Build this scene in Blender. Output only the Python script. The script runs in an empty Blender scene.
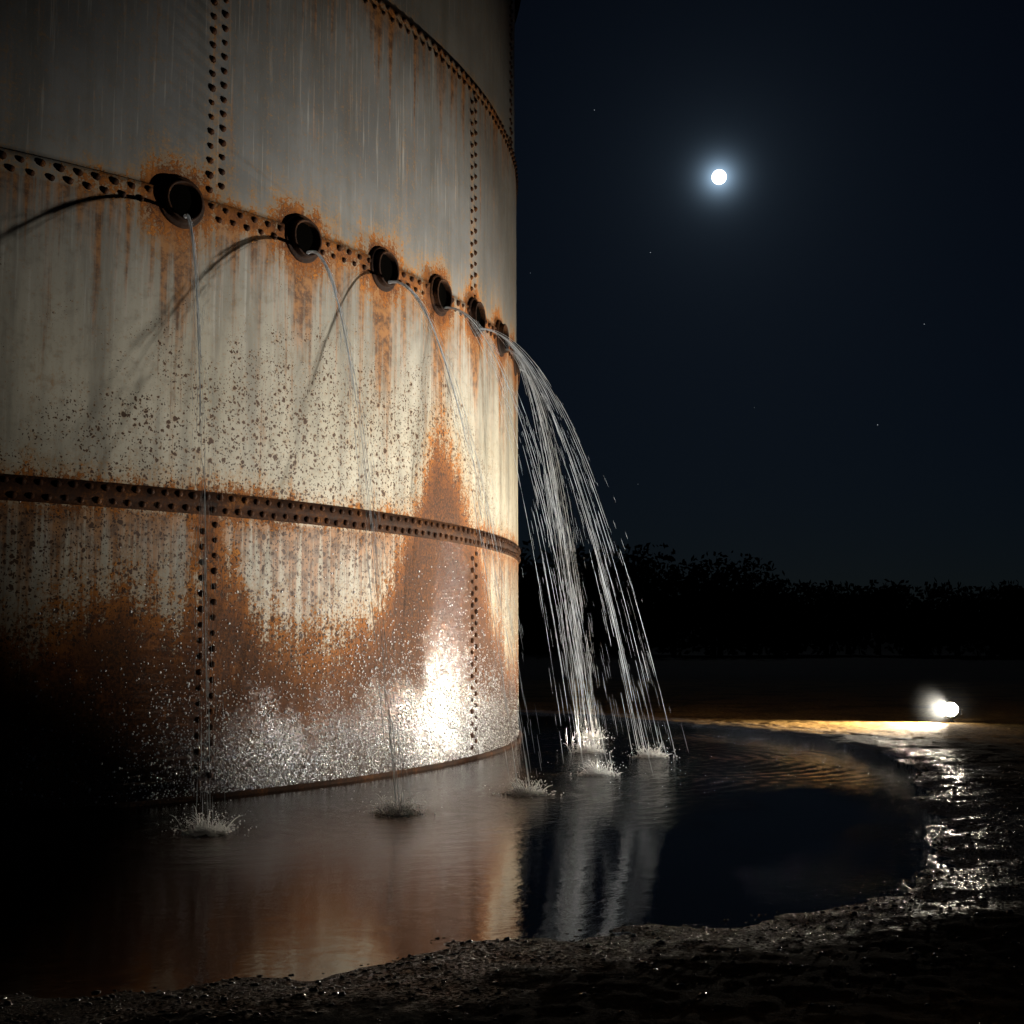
import bpy, math, random
import numpy as np
from mathutils import Vector, noise as mn
random.seed(7); rng=np.random.default_rng(7)
scene=bpy.context.scene
scene.view_settings.view_transform='Standard'
try: scene.view_settings.look='None'
except Exception: pass
scene.view_settings.exposure=0

# ------------------------------------------------------------------ helpers
def mesh_np(name,verts,faces,mat=None,parent=None,smooth=False):
    me=bpy.data.meshes.new(name)
    verts=np.asarray(verts,dtype=np.float32)
    if not isinstance(faces,(list,tuple)): faces=[faces]
    faces=[np.asarray(f,dtype=np.int32) for f in faces if len(f)]
    me.vertices.add(len(verts)); me.vertices.foreach_set('co',verts.ravel())
    loops=np.concatenate([f.ravel() for f in faces])
    cnt=np.concatenate([np.full(len(f),f.shape[1]) for f in faces])
    st=np.concatenate([[0],np.cumsum(cnt)[:-1]]).astype(np.int32)
    me.loops.add(len(loops)); me.loops.foreach_set('vertex_index',loops)
    me.polygons.add(len(cnt)); me.polygons.foreach_set('loop_start',st)
    me.polygons.foreach_set('loop_total',cnt.astype(np.int32))
    me.update(calc_edges=True); me.validate()
    if smooth: me.polygons.foreach_set('use_smooth',np.ones(len(me.polygons),dtype=bool))
    ob=bpy.data.objects.new(name,me); scene.collection.objects.link(ob)
    if mat: me.materials.append(mat)
    if parent: ob.parent=parent
    return ob
def attr(ob,name,arr):
    a=ob.data.attributes.new(name,'FLOAT','POINT'); a.data.foreach_set('value',np.asarray(arr,dtype=np.float32))
def empty(name,loc=(0,0,0)):
    e=bpy.data.objects.new(name,None); e.location=loc; e.empty_display_size=.3
    scene.collection.objects.link(e); return e
def vnoise(x,y,seed=0):
    xi=np.floor(x).astype(np.int64); yi=np.floor(y).astype(np.int64); xf=x-xi; yf=y-yi
    def h(a,b):
        n=(a*374761393+b*668265263+seed*1442695041)&0x7fffffff
        n=((n^(n>>13))*1274126177)&0x7fffffff
        return ((n^(n>>16))&0xffff)/65535.0
    u=xf*xf*(3-2*xf); v=yf*yf*(3-2*yf)
    return (h(xi,yi)*(1-u)+h(xi+1,yi)*u)*(1-v)+(h(xi,yi+1)*(1-u)+h(xi+1,yi+1)*u)*v
def fbm(x,y,o=4,seed=0):
    s=0;a=.5
    for i in range(o):
        s=s+a*vnoise(x*2**i,y*2**i,seed+i); a*=.5
    return s
class NT:
    def __init__(s,name,world=False):
        if world: s.t=world.node_tree
        else:
            s.m=bpy.data.materials.new(name); s.m.use_nodes=True; s.t=s.m.node_tree
        s.t.nodes.clear()
    def n(s,typ,ins={},**p):
        nd=s.t.nodes.new(typ)
        for k,v in p.items(): setattr(nd,k,v)
        for k,v in ins.items():
            if isinstance(v,bpy.types.NodeSocket): s.t.links.new(v,nd.inputs[k])
            elif isinstance(v,bpy.types.Node): s.t.links.new(v.outputs[0],nd.inputs[k])
            else: nd.inputs[k].default_value=v
        return nd
    def m_(s,op,a,b=0.0,c=None,clamp=False):
        ins={0:a,1:b}
        if c is not None: ins[2]=c
        return s.n('ShaderNodeMath',ins,operation=op,use_clamp=clamp).outputs[0]
    def noise(s,vec,scale,detail=4,rough=.55,dist=0.0):
        return s.n('ShaderNodeTexNoise',{'Vector':vec,'Scale':scale,'Detail':detail,'Roughness':rough,'Distortion':dist}).outputs[0]
    def ss(s,v,a,b,lo=0.0,hi=1.0):
        return s.n('ShaderNodeMapRange',{0:v,1:a,2:b,3:lo,4:hi},interpolation_type='SMOOTHSTEP').outputs[0]
    def mix(s,f,a,b):
        return s.n('ShaderNodeMix',{0:f,6:a,7:b},data_type='RGBA').outputs[2]
    def attr(s,nm): return s.n('ShaderNodeAttribute',attribute_name=nm).outputs['Fac']
    def scalev(s,vec,v): return s.n('ShaderNodeVectorMath',{0:vec,1:v},operation='MULTIPLY').outputs[0]
    def bump(s,h,st,dist,normal=None):
        i={'Height':h,'Strength':st,'Distance':dist}
        if normal: i['Normal']=normal
        return s.n('ShaderNodeBump',i).outputs[0]
    def out(s,sh,vol=False):
        o=s.t.nodes.new('ShaderNodeOutputMaterial'); s.t.links.new(sh,o.inputs['Volume' if vol else 'Surface'])
def C(r,g,b): return (r,g,b,1)

# ------------------------------------------------------------------ dimensions
CX,CY,R=-9.50,16.80,9.58
Z1,Z2,Z3,ZT=2.35,4.86,7.48,10.4
PIPES=[-44.6,-37.0,-30.3,-24.0,-18.3,-12.1,-5.4]
ZP=4.78
LAND=[(-1.99,8.51),(-.82,9.41),(.124,10.6),(.80,12.12),(1.50,13.9),(.86,14.5),(1.02,16.6)]
def P(phi,r,z):
    a=math.radians(phi); return Vector((CX+r*math.cos(a),CY+r*math.sin(a),z))

# ------------------------------------------------------------------ materials
def mat_tank():
    T=NT('tank_steel')
    ph=T.attr('u'); zz=T.attr('v')
    uv=T.n('ShaderNodeCombineXYZ',{0:ph,1:zz,2:0.0}).outputs[0]
    rb=T.attr('rust'); sk=T.attr('streak'); wet=T.attr('wet')
    n1=T.noise(T.scalev(uv,(1.6,1.0,1)),1.0,6,.68,.3)
    n2=T.noise(uv,9.0,6,.7)
    n3=T.noise(T.scalev(uv,(9.0,.45,1)),1.0,5,.6)
    n3b=T.noise(T.scalev(uv,(30.0,.9,1)),1.0,4,.6)
    n4=T.noise(uv,38.0,4,.7)
    nb=T.noise(uv,2.6,5,.65,.4)
    r=T.m_('ADD',rb,T.m_('MULTIPLY',T.m_('SUBTRACT',n1,.5),.75))
    r=T.m_('ADD',r,T.m_('MULTIPLY',T.m_('SUBTRACT',n3,.5),.85))
    r=T.m_('ADD',r,T.m_('MULTIPLY',T.m_('SUBTRACT',n3b,.5),.45))
    r=T.m_('ADD',r,T.m_('MULTIPLY',T.m_('SUBTRACT',n2,.5),1.0))
    r=T.m_('ADD',r,T.m_('MULTIPLY',T.m_('SUBTRACT',n4,.5),1.2))
    rust=T.ss(r,.43,.60)
    halo=T.ss(r,.08,.60)
    deep=T.ss(r,.60,1.0)
    s=T.m_('ADD',T.m_('MULTIPLY',n3,.6),T.m_('MULTIPLY',n3b,.4))
    s=T.m_('ADD',T.m_('SUBTRACT',s,.5),T.m_('MULTIPLY',sk,.27))
    streak=T.ss(s,.10,.27)
    ud=T.n('ShaderNodeVectorMath',{0:uv,1:T.scalev(T.n('ShaderNodeTexNoise',{'Vector':uv,'Scale':22.0,'Detail':2.0}).outputs['Color'],(.05,.05,0))},operation='ADD').outputs[0]
    dens=T.ss(T.m_('ADD',T.attr('spot'),T.m_('MULTIPLY',T.m_('SUBTRACT',nb,.5),1.4)),.0,.75)
    def spots(scale,thr,seed,pw):
        v=T.n('ShaderNodeTexVoronoi',{'Vector':T.n('ShaderNodeVectorMath',{0:ud,1:(seed,seed*1.7,0)},operation='ADD').outputs[0],'Scale':scale,'Randomness':1.0},voronoi_dimensions='2D')
        rnd=T.n('ShaderNodeSeparateColor',{0:v.outputs['Color']}).outputs[0]
        rad=T.m_('MULTIPLY',T.m_('POWER',T.m_('MULTIPLY',rnd,dens),pw),thr)
        d=T.m_('SUBTRACT',rad,v.outputs['Distance'])
        return T.ss(d,.0,.035),T.ss(d,-.16,.05)
    a1,h1=spots(9,.22,3.1,5.0); a2,h2=spots(21,.38,9.4,2.8); a3,h3=spots(44,.48,17.3,2.0)
    sp=T.m_('MAXIMUM',T.m_('MAXIMUM',a1,a2),a3)
    sph=T.m_('MAXIMUM',h1,h2)
    pn=T.noise(T.scalev(uv,(3.5,.35,1)),1.0,5,.6)
    pl=T.noise(uv,.7,4,.6)
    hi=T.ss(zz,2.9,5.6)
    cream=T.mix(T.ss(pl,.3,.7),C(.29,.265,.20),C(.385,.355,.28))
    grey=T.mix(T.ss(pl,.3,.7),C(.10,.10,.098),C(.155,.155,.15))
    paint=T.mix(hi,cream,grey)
    paint=T.mix(T.m_('MULTIPLY',T.ss(pn,.42,.7),.6),paint,C(.085,.08,.068))
    lime=T.ss(T.m_('ADD',T.m_('SUBTRACT',n3b,.5),T.m_('MULTIPLY',T.attr('lime'),.22)),.10,.27)
    paint=T.mix(T.m_('MULTIPLY',lime,.40),paint,C(.40,.39,.35))
    paint=T.mix(T.m_('MULTIPLY',T.ss(n2,.48,.68),.35),paint,C(.12,.10,.075))
    ri=T.m_('ADD',T.m_('ADD',T.m_('MULTIPLY',n2,.40),T.m_('MULTIPLY',n4,.30)),T.m_('MULTIPLY',T.m_('ADD',nb,n3),.15))
    ri=T.m_('ADD',T.m_('MULTIPLY',T.m_('SUBTRACT',ri,.5),1.7),.5)
    rc=T.n('ShaderNodeValToRGB',{0:ri})
    e=rc.color_ramp.elements
    e[0].position=.32; e[0].color=C(.018,.007,.003)
    e[1].position=.76; e[1].color=C(.50,.220,.045)
    x=rc.color_ramp.elements.new(.46); x.color=C(.090,.029,.007)
    x=rc.color_ramp.elements.new(.59); x.color=C(.26,.088,.014)
    dk=T.mix(T.ss(n4,.35,.65),C(.014,.006,.003),C(.10,.034,.009))
    rcol=T.mix(T.m_('MULTIPLY',T.ss(T.m_('ADD',deep,T.m_('MULTIPLY',T.m_('SUBTRACT',nb,.5),3.0)),.30,1.0),.88),rc.outputs[0],dk)
    rcol=T.mix(T.m_('MULTIPLY',T.ss(wet,.50,1.05),.9),rcol,C(.022,.009,.0045))
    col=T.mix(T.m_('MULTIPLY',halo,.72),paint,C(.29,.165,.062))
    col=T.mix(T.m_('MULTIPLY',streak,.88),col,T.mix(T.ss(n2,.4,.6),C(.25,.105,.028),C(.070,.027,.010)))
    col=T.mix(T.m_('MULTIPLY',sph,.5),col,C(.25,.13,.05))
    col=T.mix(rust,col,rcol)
    col=T.mix(T.m_('MULTIPLY',sp,.95),col,C(.040,.017,.007))
    ro=T.m_('ADD',.52,T.m_('MULTIPLY',rust,.30))
    ro=T.m_('ADD',ro,T.m_('MULTIPLY',T.m_('SUBTRACT',n2,.5),.25))
    wn=T.ss(T.m_('ADD',wet,T.m_('MULTIPLY',T.m_('SUBTRACT',n1,.5),1.3)),.35,.85)
    hb=T.m_('ADD',T.m_('MULTIPLY',n2,.5),T.m_('MULTIPLY',T.m_('MULTIPLY',n4,T.m_('ADD',rust,.15)),.8))
    b1=T.bump(hb,.45,.010)
    vd=T.n('ShaderNodeTexVoronoi',{'Vector':ud,'Scale':44.0},voronoi_dimensions='2D').outputs['Distance']
    drop=T.ss(vd,.05,.46,1.0,0.0)
    b2=T.bump(T.m_('ADD',drop,T.m_('MULTIPLY',n4,.9)),.62,.0055)
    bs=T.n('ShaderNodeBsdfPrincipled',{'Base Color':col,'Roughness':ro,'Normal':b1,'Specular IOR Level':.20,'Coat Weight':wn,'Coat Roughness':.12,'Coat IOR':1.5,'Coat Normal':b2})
    T.out(bs.outputs[0]); return T.m
def mat_rust(name,dark=1.0):
    T=NT(name); co=T.n('ShaderNodeTexCoord').outputs['Object']
    a=T.noise(co,3.5,6,.7); b=T.noise(co,45,4,.65)
    rc=T.n('ShaderNodeValToRGB',{0:T.m_('ADD',T.m_('MULTIPLY',a,.6),T.m_('MULTIPLY',b,.4))})
    e=rc.color_ramp.elements; e[0].position=.38; e[0].color=C(.022*dark,.009*dark,.004*dark)
    e[1].position=.66; e[1].color=C(.34*dark,.125*dark,.026*dark)
    x=rc.color_ramp.elements.new(.53); x.color=C(.085*dark,.030*dark,.009*dark)
    bs=T.n('ShaderNodeBsdfPrincipled',{'Base Color':rc.outputs[0],'Roughness':T.m_('ADD',.60,T.m_('MULTIPLY',b,.35)),'Specular IOR Level':.12,'Normal':T.bump(b,.6,.008)})
    T.out(bs.outputs[0]); return T.m
def mat_plain(name,col,rough,metal=0.0,spec=.5):
    T=NT(name); co=T.n('ShaderNodeTexCoord').outputs['Object']
    a=T.noise(co,30,3,.6)
    c=T.mix(a,C(*[k*.7 for k in col]),C(*[min(1,k*1.3) for k in col]))
    T.out(T.n('ShaderNodeBsdfPrincipled',{'Base Color':c,'Roughness':rough,'Metallic':metal,'Specular IOR Level':spec}).outputs[0]); return T.m
def mat_emit(name,col,st):
    T=NT(name); T.out(T.n('ShaderNodeEmission',{0:C(*col),1:st}).outputs[0]); return T.m
def mat_ground():
    T=NT('wet_sandy_soil'); co=T.n('ShaderNodeTexCoord').outputs['Object']
    w=T.attr('wet'); sh=T.attr('shine')
    a=T.noise(co,.8,5,.6); b=T.noise(co,14,6,.7); c=T.noise(co,60,3,.7)
    dry=T.mix(T.ss(b,.35,.65),C(.16,.085,.024),C(.38,.225,.070))
    dry=T.mix(T.m_('MULTIPLY',T.ss(a,.46,.66),.6),dry,C(.05,.040,.015))
    wet_dark_col=T.mix(T.ss(b,.35,.65),C(.007,.005,.003),C(.020,.014,.008))  # wet soil tone, darkened further to paint the unlit foreground
    w2=T.ss(T.m_('ADD',w,T.m_('MULTIPLY',T.m_('SUBTRACT',b,.5),.6)),.25,.75)
    col=T.mix(w2,dry,wet_dark_col)
    sparkle=T.m_('MULTIPLY',T.ss(c,.45,.54),T.ss(T.m_('ADD',sh,T.m_('MULTIPLY',T.m_('SUBTRACT',b,.5),1.0)),.15,.6))
    ro=T.mix(sparkle,C(.9,.9,.9),C(.20,.20,.20))
    h=T.m_('ADD',T.m_('MULTIPLY',b,.5),T.m_('MULTIPLY',c,.5))
    bs=T.n('ShaderNodeBsdfPrincipled',{'Base Color':col,'Roughness':ro,'Normal':T.bump(h,1.0,.04),'Specular IOR Level':T.m_('ADD',.03,T.m_('MULTIPLY',sparkle,.65))})
    T.out(bs.outputs[0]); return T.m
def mat_pool():
    T=NT('pool_water'); co=T.n('ShaderNodeTexCoord').outputs['Object']
    rp=T.attr('agit')
    a=T.noise(co,5.0,3,.55,.4); b=T.noise(co,24.0,4,.65,.3)
    n1=T.bump(a,.07,.03)
    n2=T.bump(T.m_('MULTIPLY',b,rp),.9,.02,n1)
    bs=T.n('ShaderNodeBsdfPrincipled',{'Base Color':C(.003,.0028,.0025),'Roughness':.03,'IOR':1.333,'Normal':n2})
    T.out(bs.outputs[0]); return T.m
def mat_jet(name,col,tr):
    T=NT(name)
    d=T.n('ShaderNodeBsdfDiffuse',{0:C(*col)}); t=T.n('ShaderNodeBsdfTranslucent',{0:C(*col)})
    m1=T.n('ShaderNodeMixShader',{0:tr,1:d.outputs[0],2:t.outputs[0]})
    g=T.n('ShaderNodeBsdfGlossy',{0:C(1,1,1),1:.18})
    lw=T.n('ShaderNodeLayerWeight',{0:.25}).outputs['Fresnel']
    m2=T.n('ShaderNodeMixShader',{0:lw,1:m1.outputs[0],2:g.outputs[0]})
    T.out(m2.outputs[0]); return T.m
def mat_leaf():
    T=NT('night_foliage'); co=T.n('ShaderNodeTexCoord').outputs['Object']
    a=T.noise(co,.6,3,.6)
    c=T.mix(a,C(.008,.012,.005),C(.025,.034,.013))
    T.out(T.n('ShaderNodeBsdfPrincipled',{'Base Color':c,'Roughness':.9,'Specular IOR Level':.1}).outputs[0]); return T.m
M_tank=mat_tank(); M_rust=mat_rust('rusted_iron',.50); M_rivet=mat_rust('rusted_rivet',.55); M_pipe=mat_rust('rusted_pipe',.25)
M_bore_shade=mat_plain('bore_shade',(.0015,.0013,.001),1.0,spec=0.0)  # near-black colour paints the shade inside the pipe
M_ground=mat_ground(); M_pool=mat_pool(); M_jet=mat_jet('falling_water',(.72,.76,.80),.5); M_foam=mat_jet('splash_foam',(.97,.98,.98),.62); M_leaf=mat_leaf()
M_bead=mat_jet('water_beads',(.90,.90,.90),.2)

# ------------------------------------------------------------------ tank
tank=empty('riveted_water_tank')
def prof():
    rows=[]
    for z in np.arange(0,Z2-.001,.06): rows.append((z-.0,R))
    rows.append((Z2,R)); rows.append((Z2+.002,R-.022))
    for z in np.arange(Z2+.05,Z3-.001,.06): rows.append((z,R-.022))
    rows.append((Z3,R-.022)); rows.append((Z3+.002,R-.044))
    for z in np.arange(Z3+.05,ZT,.08): rows.append((z,R-.044))
    rows.append((ZT,R-.044))
    rows[0]=(-.25,R); return rows
rows=prof(); NC=1000
phi=np.linspace(-180,180,NC,endpoint=False)
zr=np.array([r[0] for r in rows]); rr=np.array([r[1] for r in rows])
PH,ZZ=np.meshgrid(phi,zr); RR=np.repeat(rr[:,None],NC,1)
RR=RR+(fbm(PH*.25+100,ZZ*.8,3,5)-.44)*.012
V=np.stack([CX+RR*np.cos(np.radians(PH)),CY+RR*np.sin(np.radians(PH)),ZZ],-1).reshape(-1,3)
nr=len(rows); i=np.arange(nr-1)[:,None]*NC; j=np.arange(NC)[None,:]; j2=(j+1)%NC
F=np.stack([i+j,i+j2,i+NC+j2,i+NC+j],-1).reshape(-1,4)
shell=mesh_np('shell',V,F,M_tank,tank,smooth=True)
U=(R*np.radians(PH)).ravel(); Zf=ZZ.ravel(); Pf=PH.ravel()
attr(shell,'u',U+40); attr(shell,'v',Zf)
hx=[-180,-140,-120,-90,-70,-60,-52,-47,-44,-41.5,-39.5,-35,-31,-28.5,-26,-24,-22,-20,-17,-14,-8,0,20,35,60,100,140,180]
hy=[1.2,1.6,1.1,2.2,1.3,1.2,1.25,1.75,1.5,1.95,1.35,1.15,1.45,2.1,2.75,3.45,3.15,2.7,2.2,1.5,1.0,1.0,1.6,1.1,2.0,1.2,1.7,1.2]
H=np.interp(Pf,hx,hy)
rust=.5+(H-Zf)/1.2
rust=np.where(Zf>H,.5-(Zf-H)/1.35,rust)
seamn=fbm(Pf*.5+200,Zf*0+3,4,91)
rust=np.maximum(rust,(.60+.3*(seamn-.45))*np.exp(-((Zf-Z1)/.24)**2))
rust=np.maximum(rust,(.64+.5*(seamn-.45))*np.exp(-((Zf-4.78)/.17)**2)*np.clip(.75+(Pf+50)/30,.6,1.05))
rust=np.maximum(rust,(.50+.4*(seamn-.45))*np.exp(-((Zf-7.42)/.13)**2))
for base in (-42.6,-18.4):
    rust=np.maximum(rust,np.where(Zf<2.4,.72*np.exp(-((Pf-base)/1.2)**2),0))
    rust=np.maximum(rust,np.where((Zf>4.9)&(Zf<7.5),.28*np.exp(-((Pf-base)/.7)**2),0))
streak=np.zeros_like(Zf)
for z0,w,L in ((Z1-.1,1.0,.8),(4.72,.84,.9),(7.40,.72,1.1),(ZT,.6,1.5)):
    d=z0-Zf; streak=np.maximum(streak,np.where(d>0,w*np.exp(-np.clip(d,0,50)/L),0))
lime=streak*1.0
for k,pp in enumerate(PIPES):
    du=R*np.radians(Pf-pp); dz=Zf-ZP
    d=np.hypot(du*.85,dz)
    rust=np.maximum(rust,1.05*np.exp(-(d/.37)**2))
    dd=-dz
    streak=np.maximum(streak,np.where(dd>0,1.45*np.exp(-(du/.24)**2)*np.exp(-np.clip(dd-.15,0,9)/1.1),0))
spot=.14+.85*np.exp(-((Zf-2.8)/1.1)**2)*np.exp(-((Pf+32)/16)**2)+.35*np.exp(-((Zf-1.8)/.9)**2)+.45*np.exp(-np.abs(Zf-H)/.6)
wet=np.clip(1.25-Zf/1.0,0,1.3)*(.62+.38*np.exp(-((Pf+20)/26)**2))
wet=np.maximum(wet,.72*np.exp(-((Pf+22)/5)**2)*np.clip((3.0-Zf)/1.0,0,1))
attr(shell,'rust',rust); attr(shell,'streak',streak); attr(shell,'spot',spot); attr(shell,'wet',wet); attr(shell,'lime',lime)

def ring_band(name,z0,z1,r0,r1,mat,n=480):
    prf=[(r0,z0),(r1,z0),(r1,z1),(r0,z1)]
    a=np.linspace(0,2*np.pi,n,endpoint=False)
    v=np.concatenate([np.stack([CX+r*np.cos(a),CY+r*np.sin(a),np.full(n,z)],-1) for r,z in prf])
    f=[]; jj=np.arange(n); j2=(jj+1)%n
    for q in range(3): f.append(np.stack([q*n+jj,q*n+j2,(q+1)*n+j2,(q+1)*n+jj],-1))
    return mesh_np(name,v,np.concatenate(f),mat,tank)
ring_band('seam_strap',Z1-.095,Z1+.095,R-.02,R+.010,M_rust)
ring_band('base_angle',-.2,.030,R-.02,R+.06,M_rust)
n=240; a=np.linspace(0,2*np.pi,n,endpoint=False)
v=np.concatenate([np.stack([CX+(R+.08)*np.cos(a),CY+(R+.08)*np.sin(a),np.full(n,ZT)],-1),
  np.stack([CX+(R+.08)*np.cos(a),CY+(R+.08)*np.sin(a),np.full(n,ZT+.1)],-1),[[CX,CY,ZT+1.5]]])
jj=np.arange(n); j2=(jj+1)%n
mesh_np('roof',v,[np.stack([jj,j2,n+j2,n+jj],-1),np.stack([n+jj,n+j2,np.full(n,2*n)],-1)],M_rust,tank)

def dome_template(seg=9):
    vv=[]
    for k,(rr_,hh) in enumerate(((1.0,-.1),(.97,.28),(.72,.66),(.34,.90))):
        for s in range(seg):
            t=2*math.pi*s/seg; vv.append((hh,rr_*math.cos(t),rr_*math.sin(t)))
    vv.append((.97,0,0)); q=[];t3=[]
    for k in range(3):
        for s in range(seg): q.append((k*seg+s,k*seg+(s+1)%seg,(k+1)*seg+(s+1)%seg,(k+1)*seg+s))
    for s in range(seg): t3.append((3*seg+s,3*seg+(s+1)%seg,4*seg))
    return np.array(vv),np.array(q),np.array(t3)
DV,DQ,DT=dome_template()
def domes(name,pts,mat,parent,rad):
    pts=np.array(pts); n=len(pts); rad=np.broadcast_to(rad,(n,))
    a=np.radians(pts[:,0]); nrm=np.stack([np.cos(a),np.sin(a),0*a],-1); tan=np.stack([-np.sin(a),np.cos(a),0*a],-1)
    base=np.stack([CX+pts[:,2]*np.cos(a),CY+pts[:,2]*np.sin(a),pts[:,1]],-1)
    V=base[:,None,:]+rad[:,None,None]*(DV[None,:,0:1]*nrm[:,None,:]+DV[None,:,1:2]*tan[:,None,:]+DV[None,:,2:3]*np.array([0,0,1.0]))
    k=len(DV); off=(np.arange(n)*k)[:,None,None]
    return mesh_np(name,V.reshape(-1,3),[(DQ[None]+off).reshape(-1,4),(DT[None]+off).reshape(-1,3)],mat,parent,smooth=True)
pts=[]
step=.125/R*180/math.pi
def row(z,r,st=step,off=0.0):
    for q in np.arange(-180,180,st):
        p_=q+off
        if z>4.6 and z<5 and min(abs(p_-x) for x in PIPES)*R*math.pi/180<.22: continue
        pts.append((p_+random.gauss(0,.015),z+random.gauss(0,.003),r))
row(Z1-.052,R+.010); row(Z1+.052,R+.010,off=step/2)
row(4.72,R,step*1.15); row(4.81,R,step*1.15,step*.57)
row(Z3-.14,R-.022,step*1.15); row(Z3-.05,R-.022,step*1.15,step*.57)
for k in range(15):
    for base,z0,z1,r in ((-42.6,.12,Z1-.15,R),(-42.6,Z2+.1,Z3-.2,R-.022)):
        for d in (-.35,.35):
            for q in np.arange(z0,z1,.125): pts.append((base+24.2*k+d,q+(0 if d<0 else .06),r))
    for d in (-.35,.35):
        for q in np.arange(Z3+.1,ZT-.1,.125): pts.append((-30.5+24.2*k+d,q,R-.044))
domes('rivets',pts,M_rivet,tank,np.array([.027]*len(pts))*(1+.08*rng.standard_normal(len(pts))))

bp=[];br=[]
while len(bp)<14000:
    p_=random.uniform(-52,1); z=abs(random.gauss(.15,.60))+.02
    wgt=math.exp(-((p_+24)/12)**2)+.35*math.exp(-((p_+42)/4)**2)+.08
    if z<2.8 and random.random()<wgt:
        bp.append((p_,z,R-.001)); br.append(min(.011,max(.0025,random.lognormvariate(-5.25,.38))))
domes('water_beads',bp,M_bead,tank,np.array(br))

def tube(name,phi_,z,parent):
    o=P(phi_,R,z); a=math.radians(phi_); nx=Vector((math.cos(a),math.sin(a),0)); tx=Vector((-math.sin(a),math.cos(a),0)); up=Vector((0,0,1))
    seg=40
    prf=[(.215,-.02),(.213,.008),(.200,.014),(.176,.014),(.170,.022),(.168,.060),(.164,.068),(.150,.068),(.145,.060),(.145,.006)]
    vv=[];q=[]
    for r,l in prf:
        for s in range(seg):
            t=2*math.pi*s/seg; rr_=r*(1+.010*math.sin(3*t+phi_)+.006*math.sin(7*t+phi_*3))
            vv.append(o+nx*l+tx*(rr_*math.cos(t))+up*(rr_*math.sin(t)))
    for k in range(len(prf)-1):
        for s in range(seg): q.append((k*seg+s,k*seg+(s+1)%seg,(k+1)*seg+(s+1)%seg,(k+1)*seg+s))
    mesh_np(name,[tuple(x) for x in vv],np.array(q),M_pipe,parent,smooth=True)
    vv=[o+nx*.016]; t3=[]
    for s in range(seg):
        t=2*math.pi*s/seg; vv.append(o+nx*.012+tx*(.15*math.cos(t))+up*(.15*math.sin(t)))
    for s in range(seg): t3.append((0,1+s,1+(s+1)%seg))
    mesh_np('bore_shade_disc',[tuple(x) for x in vv],np.array(t3),M_bore_shade,parent)  # shallow disc painted black for the unlit depth of the pipe
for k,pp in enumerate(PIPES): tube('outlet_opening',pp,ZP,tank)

# ------------------------------------------------------------------ water jets
def tubes_mesh(name,paths,mat,parent=None,seg=5):
    VV=[];FF=[];c=0
    for pts_,rad in paths:
        pts_=np.asarray(pts_,float); m=len(pts_)
        if m<2: continue
        tg=np.gradient(pts_,axis=0); tg/=np.linalg.norm(tg,axis=1)[:,None]+1e-9
        ref=np.array([.31,.95,.05]); s_=np.cross(tg,ref); s_/=np.linalg.norm(s_,axis=1)[:,None]+1e-9; b_=np.cross(tg,s_)
        t=np.linspace(0,2*np.pi,seg,endpoint=False)
        rg=pts_[:,None,:]+np.asarray(rad)[:,None,None]*(np.cos(t)[None,:,None]*s_[:,None,:]+np.sin(t)[None,:,None]*b_[:,None,:])
        VV.append(rg.reshape(-1,3)); i_=np.arange(m-1)[:,None]*seg; j_=np.arange(seg)[None,:]; jn=(j_+1)%seg
        FF.append((np.stack([i_+j_,i_+jn,i_+seg+jn,i_+seg+j_],-1).reshape(-1,4))+c); c+=m*seg
    return mesh_np(name,np.concatenate(VV),np.concatenate(FF),mat,parent,smooth=True)
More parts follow.
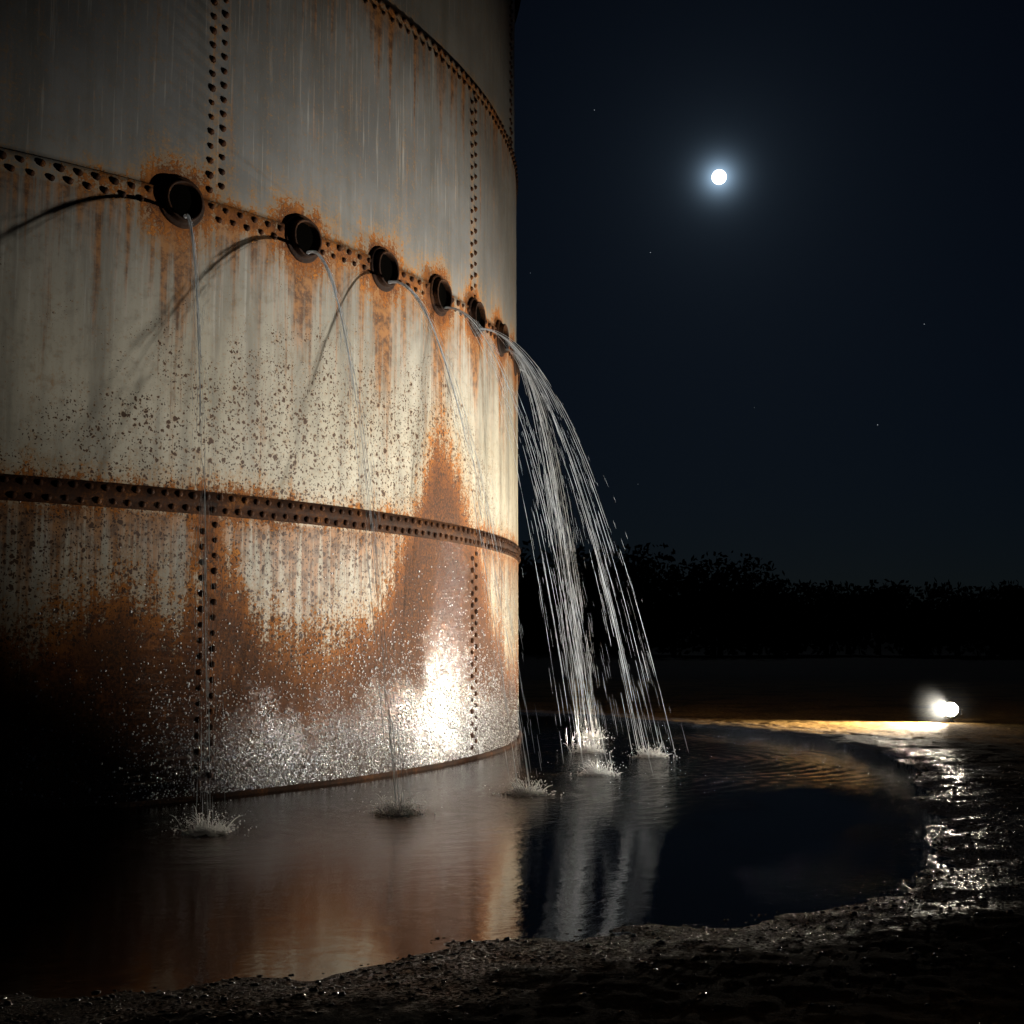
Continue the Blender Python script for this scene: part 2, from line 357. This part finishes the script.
for k,pp in enumerate(PIPES):
    st=P(pp,R+.06,ZP-.135); L=Vector((LAND[k][0],LAND[k][1],0)); T_=math.sqrt(2*st.z/9.81)
    v0=Vector(((L.x-st.x)/T_,(L.y-st.y)/T_,0)); side=Vector((-v0.y,v0.x,0)).normalized()
    paths=[]
    dens=[7,7,7,14,18,18,18][k]; spr=.05 if k<3 else .085
    for s in range(dens):
        sp_=1+random.gauss(0,spr); lat=random.gauss(0,.055); o=st+side*random.uniform(-.014,.014)+Vector((0,0,random.uniform(0,.012)))
        tt=np.linspace(0,1,170)*T_
        x=o.x+v0.x*sp_*tt+side.x*lat*tt; y=o.y+v0.y*sp_*tt+side.y*lat*tt; z=o.z-.5*9.81*tt**2
        ph=random.uniform(0,50)
        wob=np.array([mn.noise(Vector((ph,q*3,0))) for q in tt])*.02*tt
        x=x+side.x*wob; y=y+side.y*wob
        base=random.choice([.0012,.0015,.0018,.0021])
        beads=np.array([mn.noise(Vector((ph,q*30,3))) for q in tt])
        f=np.clip(tt/T_,0,1)
        rad=base*(1+beads*1.5*f)
        start=0 if s<4 else random.uniform(0,.45)
        ok=(z>0)&(f>=start)
        gaps=np.array([mn.noise(Vector((ph+9,q*9,7))) for q in tt])
        ok&=~((gaps<-.05)&(f>.35))
        idx=np.where(ok)[0]
        if len(idx)<2: continue
        for run in np.split(idx,np.where(np.diff(idx)>1)[0]+1):
            if len(run)>2:
                r_=rad[run].copy(); r_[0]*=.2; r_[-1]*=.2
                paths.append((np.stack([x[run],y[run],z[run]],-1),np.clip(r_,.0004,.01)))
    m_=110; tt=np.linspace(0,.62 if k<3 else .4,m_)*T_
    core=np.stack([st.x+v0.x*tt,st.y+v0.y*tt,st.z-.5*9.81*tt**2],-1)
    nz=np.array([mn.noise(Vector((k*7.3,q*22,1))) for q in tt])
    paths.append((core,np.linspace(.017 if k<3 else .009,.0015,m_)*(1+.6*nz*np.linspace(.2,1.2,m_))))
    for s in range(260):
        f=random.random()**.6; t0=f*T_; sp_=1+random.gauss(0,spr*1.1); lat=random.gauss(0,.07)
        dt=random.uniform(.006,.034); r_=random.uniform(.0007,.0016)
        q=[]
        for t in (t0,t0+dt/2,t0+dt):
            q.append((st.x+v0.x*sp_*t+side.x*lat*t,st.y+v0.y*sp_*t+side.y*lat*t,st.z-4.905*t*t))
        if q[-1][2]>0.01: paths.append((q,[r_*.3,r_,r_*.3]))
    tubes_mesh('water_jet',paths,M_jet)
    sp=[]
    for s in range(44):
        a=random.uniform(0,2*math.pi); d=abs(random.gauss(0,.06))+.01; hh=random.uniform(.03,.17)*random.uniform(.5,1); out=random.uniform(.01,.12)
        b=Vector((L.x+d*math.cos(a),L.y+d*math.sin(a),0)); q=[]
        for t in np.linspace(0,1,6): q.append((b.x+out*t*math.cos(a),b.y+out*t*math.sin(a),hh*(1-(1-t)**2)-.002))
        sp.append((q,np.linspace(.008,.0010,6)*random.uniform(.4,1.0)))
    for s in range(1500):
        a=random.uniform(0,2*math.pi); vv_=abs(random.gauss(.85,.5)); elv=math.radians(random.uniform(45,88)); vr=vv_*math.cos(elv); vz=vv_*math.sin(elv); t=random.uniform(.0,2*vz/9.81)
        d=.02+vr*t+abs(random.gauss(0,.05)); z=vz*t-4.905*t*t+.004
        r_=random.choice([.0014,.0018,.0024,.0034,.0052])
        c=(L.x+d*math.cos(a),L.y+d*math.sin(a),z)
        sp.append(([c,(c[0],c[1],c[2]+r_),(c[0],c[1],c[2]+2*r_)],[r_*.3,r_,r_*.3]))
    for s in range(320):
        a=random.uniform(0,2*math.pi); d=abs(random.gauss(0,.10)); ln=random.uniform(.006,.025); a2=a+1.57
        c=np.array([L.x+d*math.cos(a),L.y+d*math.sin(a),.007])
        e_=np.array([math.cos(a2),math.sin(a2),0])*ln
        sp.append(([c-e_,c,c+e_],[.001,.008,.001]))
    tubes_mesh('water_splash',sp,M_foam)

# ------------------------------------------------------------------ pool outline & ground
poly=np.array([(-1.3,4.72),(-.8,5.0),(-.26,5.45),(.385,5.75),(1.2,6.0),(1.9,6.3),(2.6,7.5),(3.25,10),(3.85,12.3),(4.2,14.3),(3.9,16.6),(3.0,18.6),(1.9,20.0),(1.0,21.2),(0,22),(-2,23.5),(-6,22),(-9.6,16.8),(-9.6,9),(-8,5.5),(-5,4.2),(-3,4.3)])
def sdist(X,Y):
    d=np.full(X.shape,1e9); ins=np.zeros(X.shape,bool); n=len(poly)
    for k in range(n):
        a=poly[k]; b=poly[(k+1)%n]; e=b-a; wx=X-a[0]; wy=Y-a[1]
        t=np.clip((wx*e[0]+wy*e[1])/(e@e),0,1); d=np.minimum(d,np.hypot(wx-e[0]*t,wy-e[1]*t))
        c=((a[1]>Y)!=(b[1]>Y))&(X<(b[0]-a[0])*(Y-a[1])/(b[1]-a[1]+1e-12)+a[0]); ins^=c
    return np.where(ins,-d,d)
def axis(lo,hi,st,far):
    c=np.arange(lo,hi,st); out=[];d=st;p=hi
    while p<far: out.append(p); d*=1.13; p+=d
    out.append(far); neg=[];d=st;p=lo-st
    while p>-far: neg.append(p); d*=1.13; p-=d
    neg.append(-far); return np.concatenate([neg[::-1],c,out])
def grid(xs,ys,zf):
    X,Y=np.meshgrid(xs,ys); Z=zf(X,Y); nx=len(xs); ny=len(ys)
    i=np.arange(ny-1)[:,None]*nx; j=np.arange(nx-1)[None,:]
    return np.stack([X,Y,Z],-1).reshape(-1,3),np.stack([i+j,i+j+1,i+nx+j+1,i+nx+j],-1).reshape(-1,4),X,Y
def sd2(X,Y): return sdist(X,Y)+(fbm(X*.9,Y*.9,3,11)-.44)*.5+(fbm(X*4,Y*4,3,21)-.44)*.35
def gz(X,Y):
    s=sd2(X,Y)
    h=np.where(s<0,np.maximum(s*.08,-.12),.014*np.clip(s/.2,0,1)+.06*(1-np.exp(-s/1.2)))
    amp=np.clip((s+.2)/.9,0,1)
    h=h+amp*((fbm(X*5,Y*5,4,31)-.42)*.020+(fbm(X*14,Y*14,3,41)-.42)*.022)
    far=np.clip((np.hypot(X,Y)-30)/60,0,1)
    return h+far*(fbm(X*.03,Y*.03,3,51)-.44)*1.0
xs=axis(-5.5,7.5,.035,900); ys=np.arange(3.4,13,.03)
pre=[];d=.03;p=3.4-.03
while p>-300: pre.append(p); d*=1.2; p-=d
d=.09;p=24.0;ext=[]
while p<900: ext.append(p); d*=1.1; p+=d
ysf=np.concatenate([pre[::-1],ys,np.arange(13,24,.07),ext,[900]])
v,f,X,Y=grid(xs,ysf,gz)
ground=mesh_np('ground',v,f,M_ground,smooth=True)
s=sd2(X,Y)
wet_dark_band=np.where(Y<15,3.0,np.where(Y<17,3.0-1.3*(Y-15),.4))  # wet shore, widened in front so the colour carries the unlit foreground
far_dark=np.clip((np.hypot(X,Y)-28)/16,0,1)*(.75+.5*(fbm(X*.08,Y*.08,3,61)-.44))  # far field painted darker by distance, where no lamplight reaches
attr(ground,'wet',np.clip(np.maximum(1.1-s/wet_dark_band,far_dark),0,1).ravel())
attr(ground,'shine',np.clip(1.0-s/.9,0,1).ravel())
wx=np.arange(-10.5,5.6,.045); wy=np.arange(3.8,24.5,.045)
def wz(X,Y):
    z=np.zeros_like(X)
    for k,(lx,ly) in enumerate(LAND):
        d=np.hypot(X-lx,Y-ly); z+=.0045*np.sin(d*2*np.pi/.22-k)*np.exp(-d/.6)*np.clip(d/.1,0,1)
    return z
v,f,X,Y=grid(wx,wy,wz)
pool=mesh_np('water_pool',v,f,M_pool,smooth=True)
ag=np.full(X.shape,.03)
for lx,ly in LAND: ag+=.9*np.exp(-np.hypot(X-lx,Y-ly)/.5)
ag+=.5*np.clip((fbm(X*.6,Y*.6,3,77)-.45)*4,0,1)*np.clip((X-.5)/1.5,0,1)
ag+=.5*np.clip((X-2.5)/1.2,0,1)
attr(pool,'agit',np.clip(ag,0,1.3).ravel())
def pebbles(n):
    VV=[];FF=[];c=0
    t=(1+5**.5)/2
    iv=np.array([(-1,t,0),(1,t,0),(-1,-t,0),(1,-t,0),(0,-1,t),(0,1,t),(0,-1,-t),(0,1,-t),(t,0,-1),(t,0,1),(-t,0,-1),(-t,0,1)])/1.9
    fi=np.array([(0,11,5),(0,5,1),(0,1,7),(0,7,10),(0,10,11),(1,5,9),(5,11,4),(11,10,2),(10,7,6),(7,1,8),(3,9,4),(3,4,2),(3,2,6),(3,6,8),(3,8,9),(4,9,5),(2,4,11),(6,2,10),(8,6,7),(9,8,1)])
    x=rng.uniform(-4,5,n); y=3.6+rng.uniform(0,1,n)**1.6*10
    s=sdist(x,y); keep=(s>-.3)&(np.abs(s)<rng.exponential(.5,n)+.1); x=x[keep];y=y[keep]; z=gz(x,y)
    for k in range(len(x)):
        r=min(.022,rng.lognormal(-4.9,.4)); sc=r*rng.uniform(.6,1.3,3)*np.array([1,1,.6]); a=rng.uniform(0,6.28)
        q=iv*sc*(1+rng.normal(0,.1,(12,1))); q=np.stack([q[:,0]*math.cos(a)-q[:,1]*math.sin(a),q[:,0]*math.sin(a)+q[:,1]*math.cos(a),q[:,2]],-1)+np.array([x[k],y[k],z[k]+sc[2]*.1])
        VV.append(q);FF.append(fi+c);c+=12
    return mesh_np('gravel',np.concatenate(VV),np.concatenate(FF),mat_plain('wet_gravel',(.03,.024,.017),.2,spec=.9),smooth=True)
pebbles(32000)

# ------------------------------------------------------------------ distant trees & hill
hx_=np.linspace(-500,700,200); hy_=np.linspace(112,450,90)
v,f,_,_=grid(hx_,hy_,lambda X,Y:np.maximum(3.4*np.exp(-((Y-128)/9)**2)*(.8+.4*fbm(X*.05,Y*.05,3,8)),10.0*np.exp(-((Y-330)/60)**2)*(.7+.6*fbm(X*.012,Y*.01,3,5)))-.8)
mesh_np('distant_hill',v,f,M_leaf,smooth=True)
quads=[];trk=[]
def crown(cx,cy,h,w,n,leaf):
    blobs=[(random.gauss(0,w*.28),random.gauss(0,w*.28),h*random.uniform(.25,.84),random.uniform(.22,.40)*w) for _ in range(10)]
    for _ in range(n):
        b=random.choice(blobs); d=Vector((random.gauss(0,1),random.gauss(0,1),random.gauss(0,.8))).normalized()*b[3]*random.uniform(.4,1.08)
        c=Vector((cx+b[0]+d.x,cy+b[1]+d.y,max(.2,min(h*1.02,b[2]+d.z)))); s_=leaf*random.uniform(.5,1.3)
        a=Vector((random.gauss(0,1),random.gauss(0,1),random.gauss(0,1))).normalized(); b2=a.orthogonal().normalized()
        quads.append([c+a*s_,c+b2*s_*.6,c-a*s_,c-b2*s_*.6])
x=-75.0
while x<110:
    y=random.uniform(100,116)
    sx=x/108*1280+512
    if sx<735: h=random.uniform(7.9,9.1)
    elif sx<775: h=random.uniform(6.2,7.2)
    else: h=random.uniform(5.5,6.1)
    crown(x,y,h,h*.9,1100,.30)
    trk.append(([(x,y,-.4),(x+.1,y,h*.4),(x+.3,y,h*.8)],[.28,.18,.05]))
    crown(x+random.uniform(-2,2),y-4,random.uniform(2.6,4.0),4.5,300,.36)
    x+=random.uniform(1.4,2.2)
q=np.array([[tuple(p) for p in k] for k in quads]).reshape(-1,3)
trees=empty('distant_trees')
mesh_np('foliage',q,np.arange(len(q)).reshape(-1,4),M_leaf,trees)
tubes_mesh('trunks',trk,mat_plain('bark',(.02,.017,.013),.9),trees)

# ------------------------------------------------------------------ floodlights
M_case=mat_plain('lamp_housing',(.03,.03,.03),.5,.6)
def floodlight(loc,head,aim,power,radius,spot,blend,emit,col):
    e=empty('ground_floodlight'); e.location=loc
    d=(Vector(head)-Vector(loc)).normalized(); q=d.to_track_quat('X','Z').to_matrix()
    def X(p): return tuple(q@Vector(p))
    seg=28; prf=[(.035,-.13),(.06,-.13),(.075,-.05),(.105,.0),(.112,.02),(.112,.035),(.098,.035),(.098,.02)]
    vv=[];qq=[]
    for r,l in prf:
        for s in range(seg):
            t=2*math.pi*s/seg; vv.append(X((l,r*math.cos(t),r*math.sin(t))))
    for k in range(len(prf)-1):
        for s in range(seg): qq.append((k*seg+s,k*seg+(s+1)%seg,(k+1)*seg+(s+1)%seg,(k+1)*seg+s))
    mesh_np('housing',vv,np.array(qq),M_case,e,smooth=True)
    vv=[X((.034,0,0))];t3=[]
    for r_,l in ((.05,.031),(.098,.021)):
        for s in range(seg):
            t=2*math.pi*s/seg; vv.append(X((l,r_*math.cos(t),r_*math.sin(t))))
    for s in range(seg): t3.append((0,1+s,1+(s+1)%seg))
    q4=[(1+s,1+seg+s,1+seg+(s+1)%seg,1+(s+1)%seg) for s in range(seg)]
    mesh_np('lens',vv,[np.array(t3),np.array(q4)],mat_emit('lamp_lens',col,emit),e,smooth=True)
    z0=-loc[2]
    paths=[([X((-.02,.125,0)),X((-.03,.125,-.06)),(0,0,-.15)],[.008]*3),([X((-.02,-.125,0)),X((-.03,-.125,-.06)),(0,0,-.15)],[.008]*3),
           ([(0,0,-.14),(0,0,z0+.06)],[.013]*2)]
    for k in range(3):
        a=k*2.1+.4; paths.append(([(0,0,z0+.1),(.14*math.cos(a),.14*math.sin(a),z0)],[.009]*2))
    tubes_mesh('stand',paths,M_case,e,seg=8)
    L=bpy.data.lights.new('lamp','SPOT'); L.energy=power; L.shadow_soft_size=radius; L.spot_size=math.radians(spot); L.spot_blend=blend; L.color=col
    lo=bpy.data.objects.new('lamp',L); scene.collection.objects.link(lo); lo.parent=e; lo.location=d*(.06+radius)
    da=(Vector(aim)-Vector(loc)).normalized()
    lo.rotation_euler=da.to_track_quat('-Z','Y').to_euler()
    return e
floodlight((6.35,18.7,.25),(3.2,12.0,.5),(-1.2,15.4,.9),5600,.05,98,.75,170,(1,.88,.70))
floodlight((9.6,11.4,.36),(-.3,12.75,2.85),(-.3,12.75,2.85),11500,.09,42,1.0,25,(1,.955,.88))

bpy.ops.mesh.primitive_uv_sphere_add(segments=24,ring_count=12,radius=.8,location=(6.40,18.72,.29))  # scatter ball added around the lamp to stand in for its glare
lamp_glow_mist=bpy.context.object; lamp_glow_mist.name='lamp_glow_mist'
T=NT('lamp_glow_scatter'); co=T.n('ShaderNodeTexCoord').outputs['Object']
ln=T.n('ShaderNodeVectorMath',{0:co},operation='LENGTH').outputs['Value']
T.out(T.n('ShaderNodeVolumeScatter',{'Color':C(.9,.95,1),'Density':T.m_('POWER',T.ss(ln,.0,.78,.22,0.0),2.0),'Anisotropy':-.1}).outputs[0],vol=True)
lamp_glow_mist.data.materials.append(T.m)

# ------------------------------------------------------------------ moon, stars, sky
az,el=math.radians(9.48),math.radians(20.12)
md=Vector((math.sin(az)*math.cos(el),math.cos(az)*math.cos(el),math.sin(el)))
bpy.ops.mesh.primitive_uv_sphere_add(segments=48,ring_count=24,radius=11.0,location=tuple(md*2000+Vector((0,0,1.25))))
moon=bpy.context.object; moon.name='moon'
for p in moon.data.polygons: p.use_smooth=True
T=NT('moon_surface'); co=T.n('ShaderNodeTexCoord').outputs['Object']
mc=T.mix(T.ss(T.noise(co,.12,5,.6),.4,.6),C(.8,.85,.9),C(1,1,1))
T.out(T.n('ShaderNodeEmission',{0:mc,1:4.0}).outputs[0]); moon.data.materials.append(T.m)
S=bpy.data.lights.new('moonlight','SUN'); S.energy=.06; S.angle=math.radians(.5); S.color=(.8,.88,1)
so=bpy.data.objects.new('moonlight',S); scene.collection.objects.link(so); so.rotation_euler=(-md).to_track_quat('-Z','Y').to_euler(); so.location=(0,0,30)
ov=np.array([(1,0,0),(-1,0,0),(0,1,0),(0,-1,0),(0,0,1),(0,0,-1)],float); of=np.array([(0,2,4),(2,1,4),(1,3,4),(3,0,4),(2,0,5),(1,2,5),(3,1,5),(0,3,5)])
VV=[];FF=[]
for k in range(240):
    a_=rng.uniform(0,2*np.pi); zc=rng.uniform(.06,1); rr_=math.sqrt(1-zc*zc)
    c=np.array([rr_*math.cos(a_),rr_*math.sin(a_),zc])*3200
    VV.append(c+ov*min(2.6,rng.lognormal(.1,.4))); FF.append(of+6*k)
mesh_np('stars',np.concatenate(VV),np.concatenate(FF),mat_emit('starlight',(.8,.9,1.0),.4))

w=bpy.data.worlds.new('World'); scene.world=w; w.use_nodes=True
T=NT('',world=w)
sky=T.n('ShaderNodeTexSky',sky_type='NISHITA'); sky.sun_disc=False; sky.sun_elevation=el; sky.sun_rotation=az; sky.air_density=1.0; sky.dust_density=.3
tint=T.n('ShaderNodeMix',{0:1.0,6:sky.outputs[0],7:C(.30,.52,1.0)},data_type='RGBA',blend_type='MULTIPLY').outputs[2]
g=T.n('ShaderNodeTexCoord').outputs['Generated']
nv=T.n('ShaderNodeVectorMath',{0:g},operation='NORMALIZE').outputs[0]
dt=T.n('ShaderNodeVectorMath',{0:nv,1:tuple(md)},operation='DOT_PRODUCT').outputs['Value']
an=T.m_('ARCCOSINE',T.m_('MINIMUM',dt,.999999))
def ex(a,s): return T.m_('MULTIPLY',T.m_('EXPONENT',T.m_('DIVIDE',an,-s)),a)
gl=T.m_('ADD',T.m_('ADD',ex(1.5,.0058),ex(.034,.026)),ex(.006,.15))
b1=T.n('ShaderNodeBackground',{0:tint,1:.0006})
b2=T.n('ShaderNodeBackground',{0:C(.50,.74,1.0),1:gl})
s1=T.n('ShaderNodeAddShader',{0:b1.outputs[0],1:b2.outputs[0]})
o=T.t.nodes.new('ShaderNodeOutputWorld'); T.t.links.new(s1.outputs[0],o.inputs[0])

# ------------------------------------------------------------------ camera
cam=bpy.data.cameras.new('camera'); co_=bpy.data.objects.new('camera',cam); scene.collection.objects.link(co_)
cam.lens=45; cam.sensor_width=36; cam.clip_end=6000; cam.clip_start=.05
co_.location=(0,0,1.25); co_.rotation_euler=(math.radians(90+5.71),0,0)
scene.camera=co_
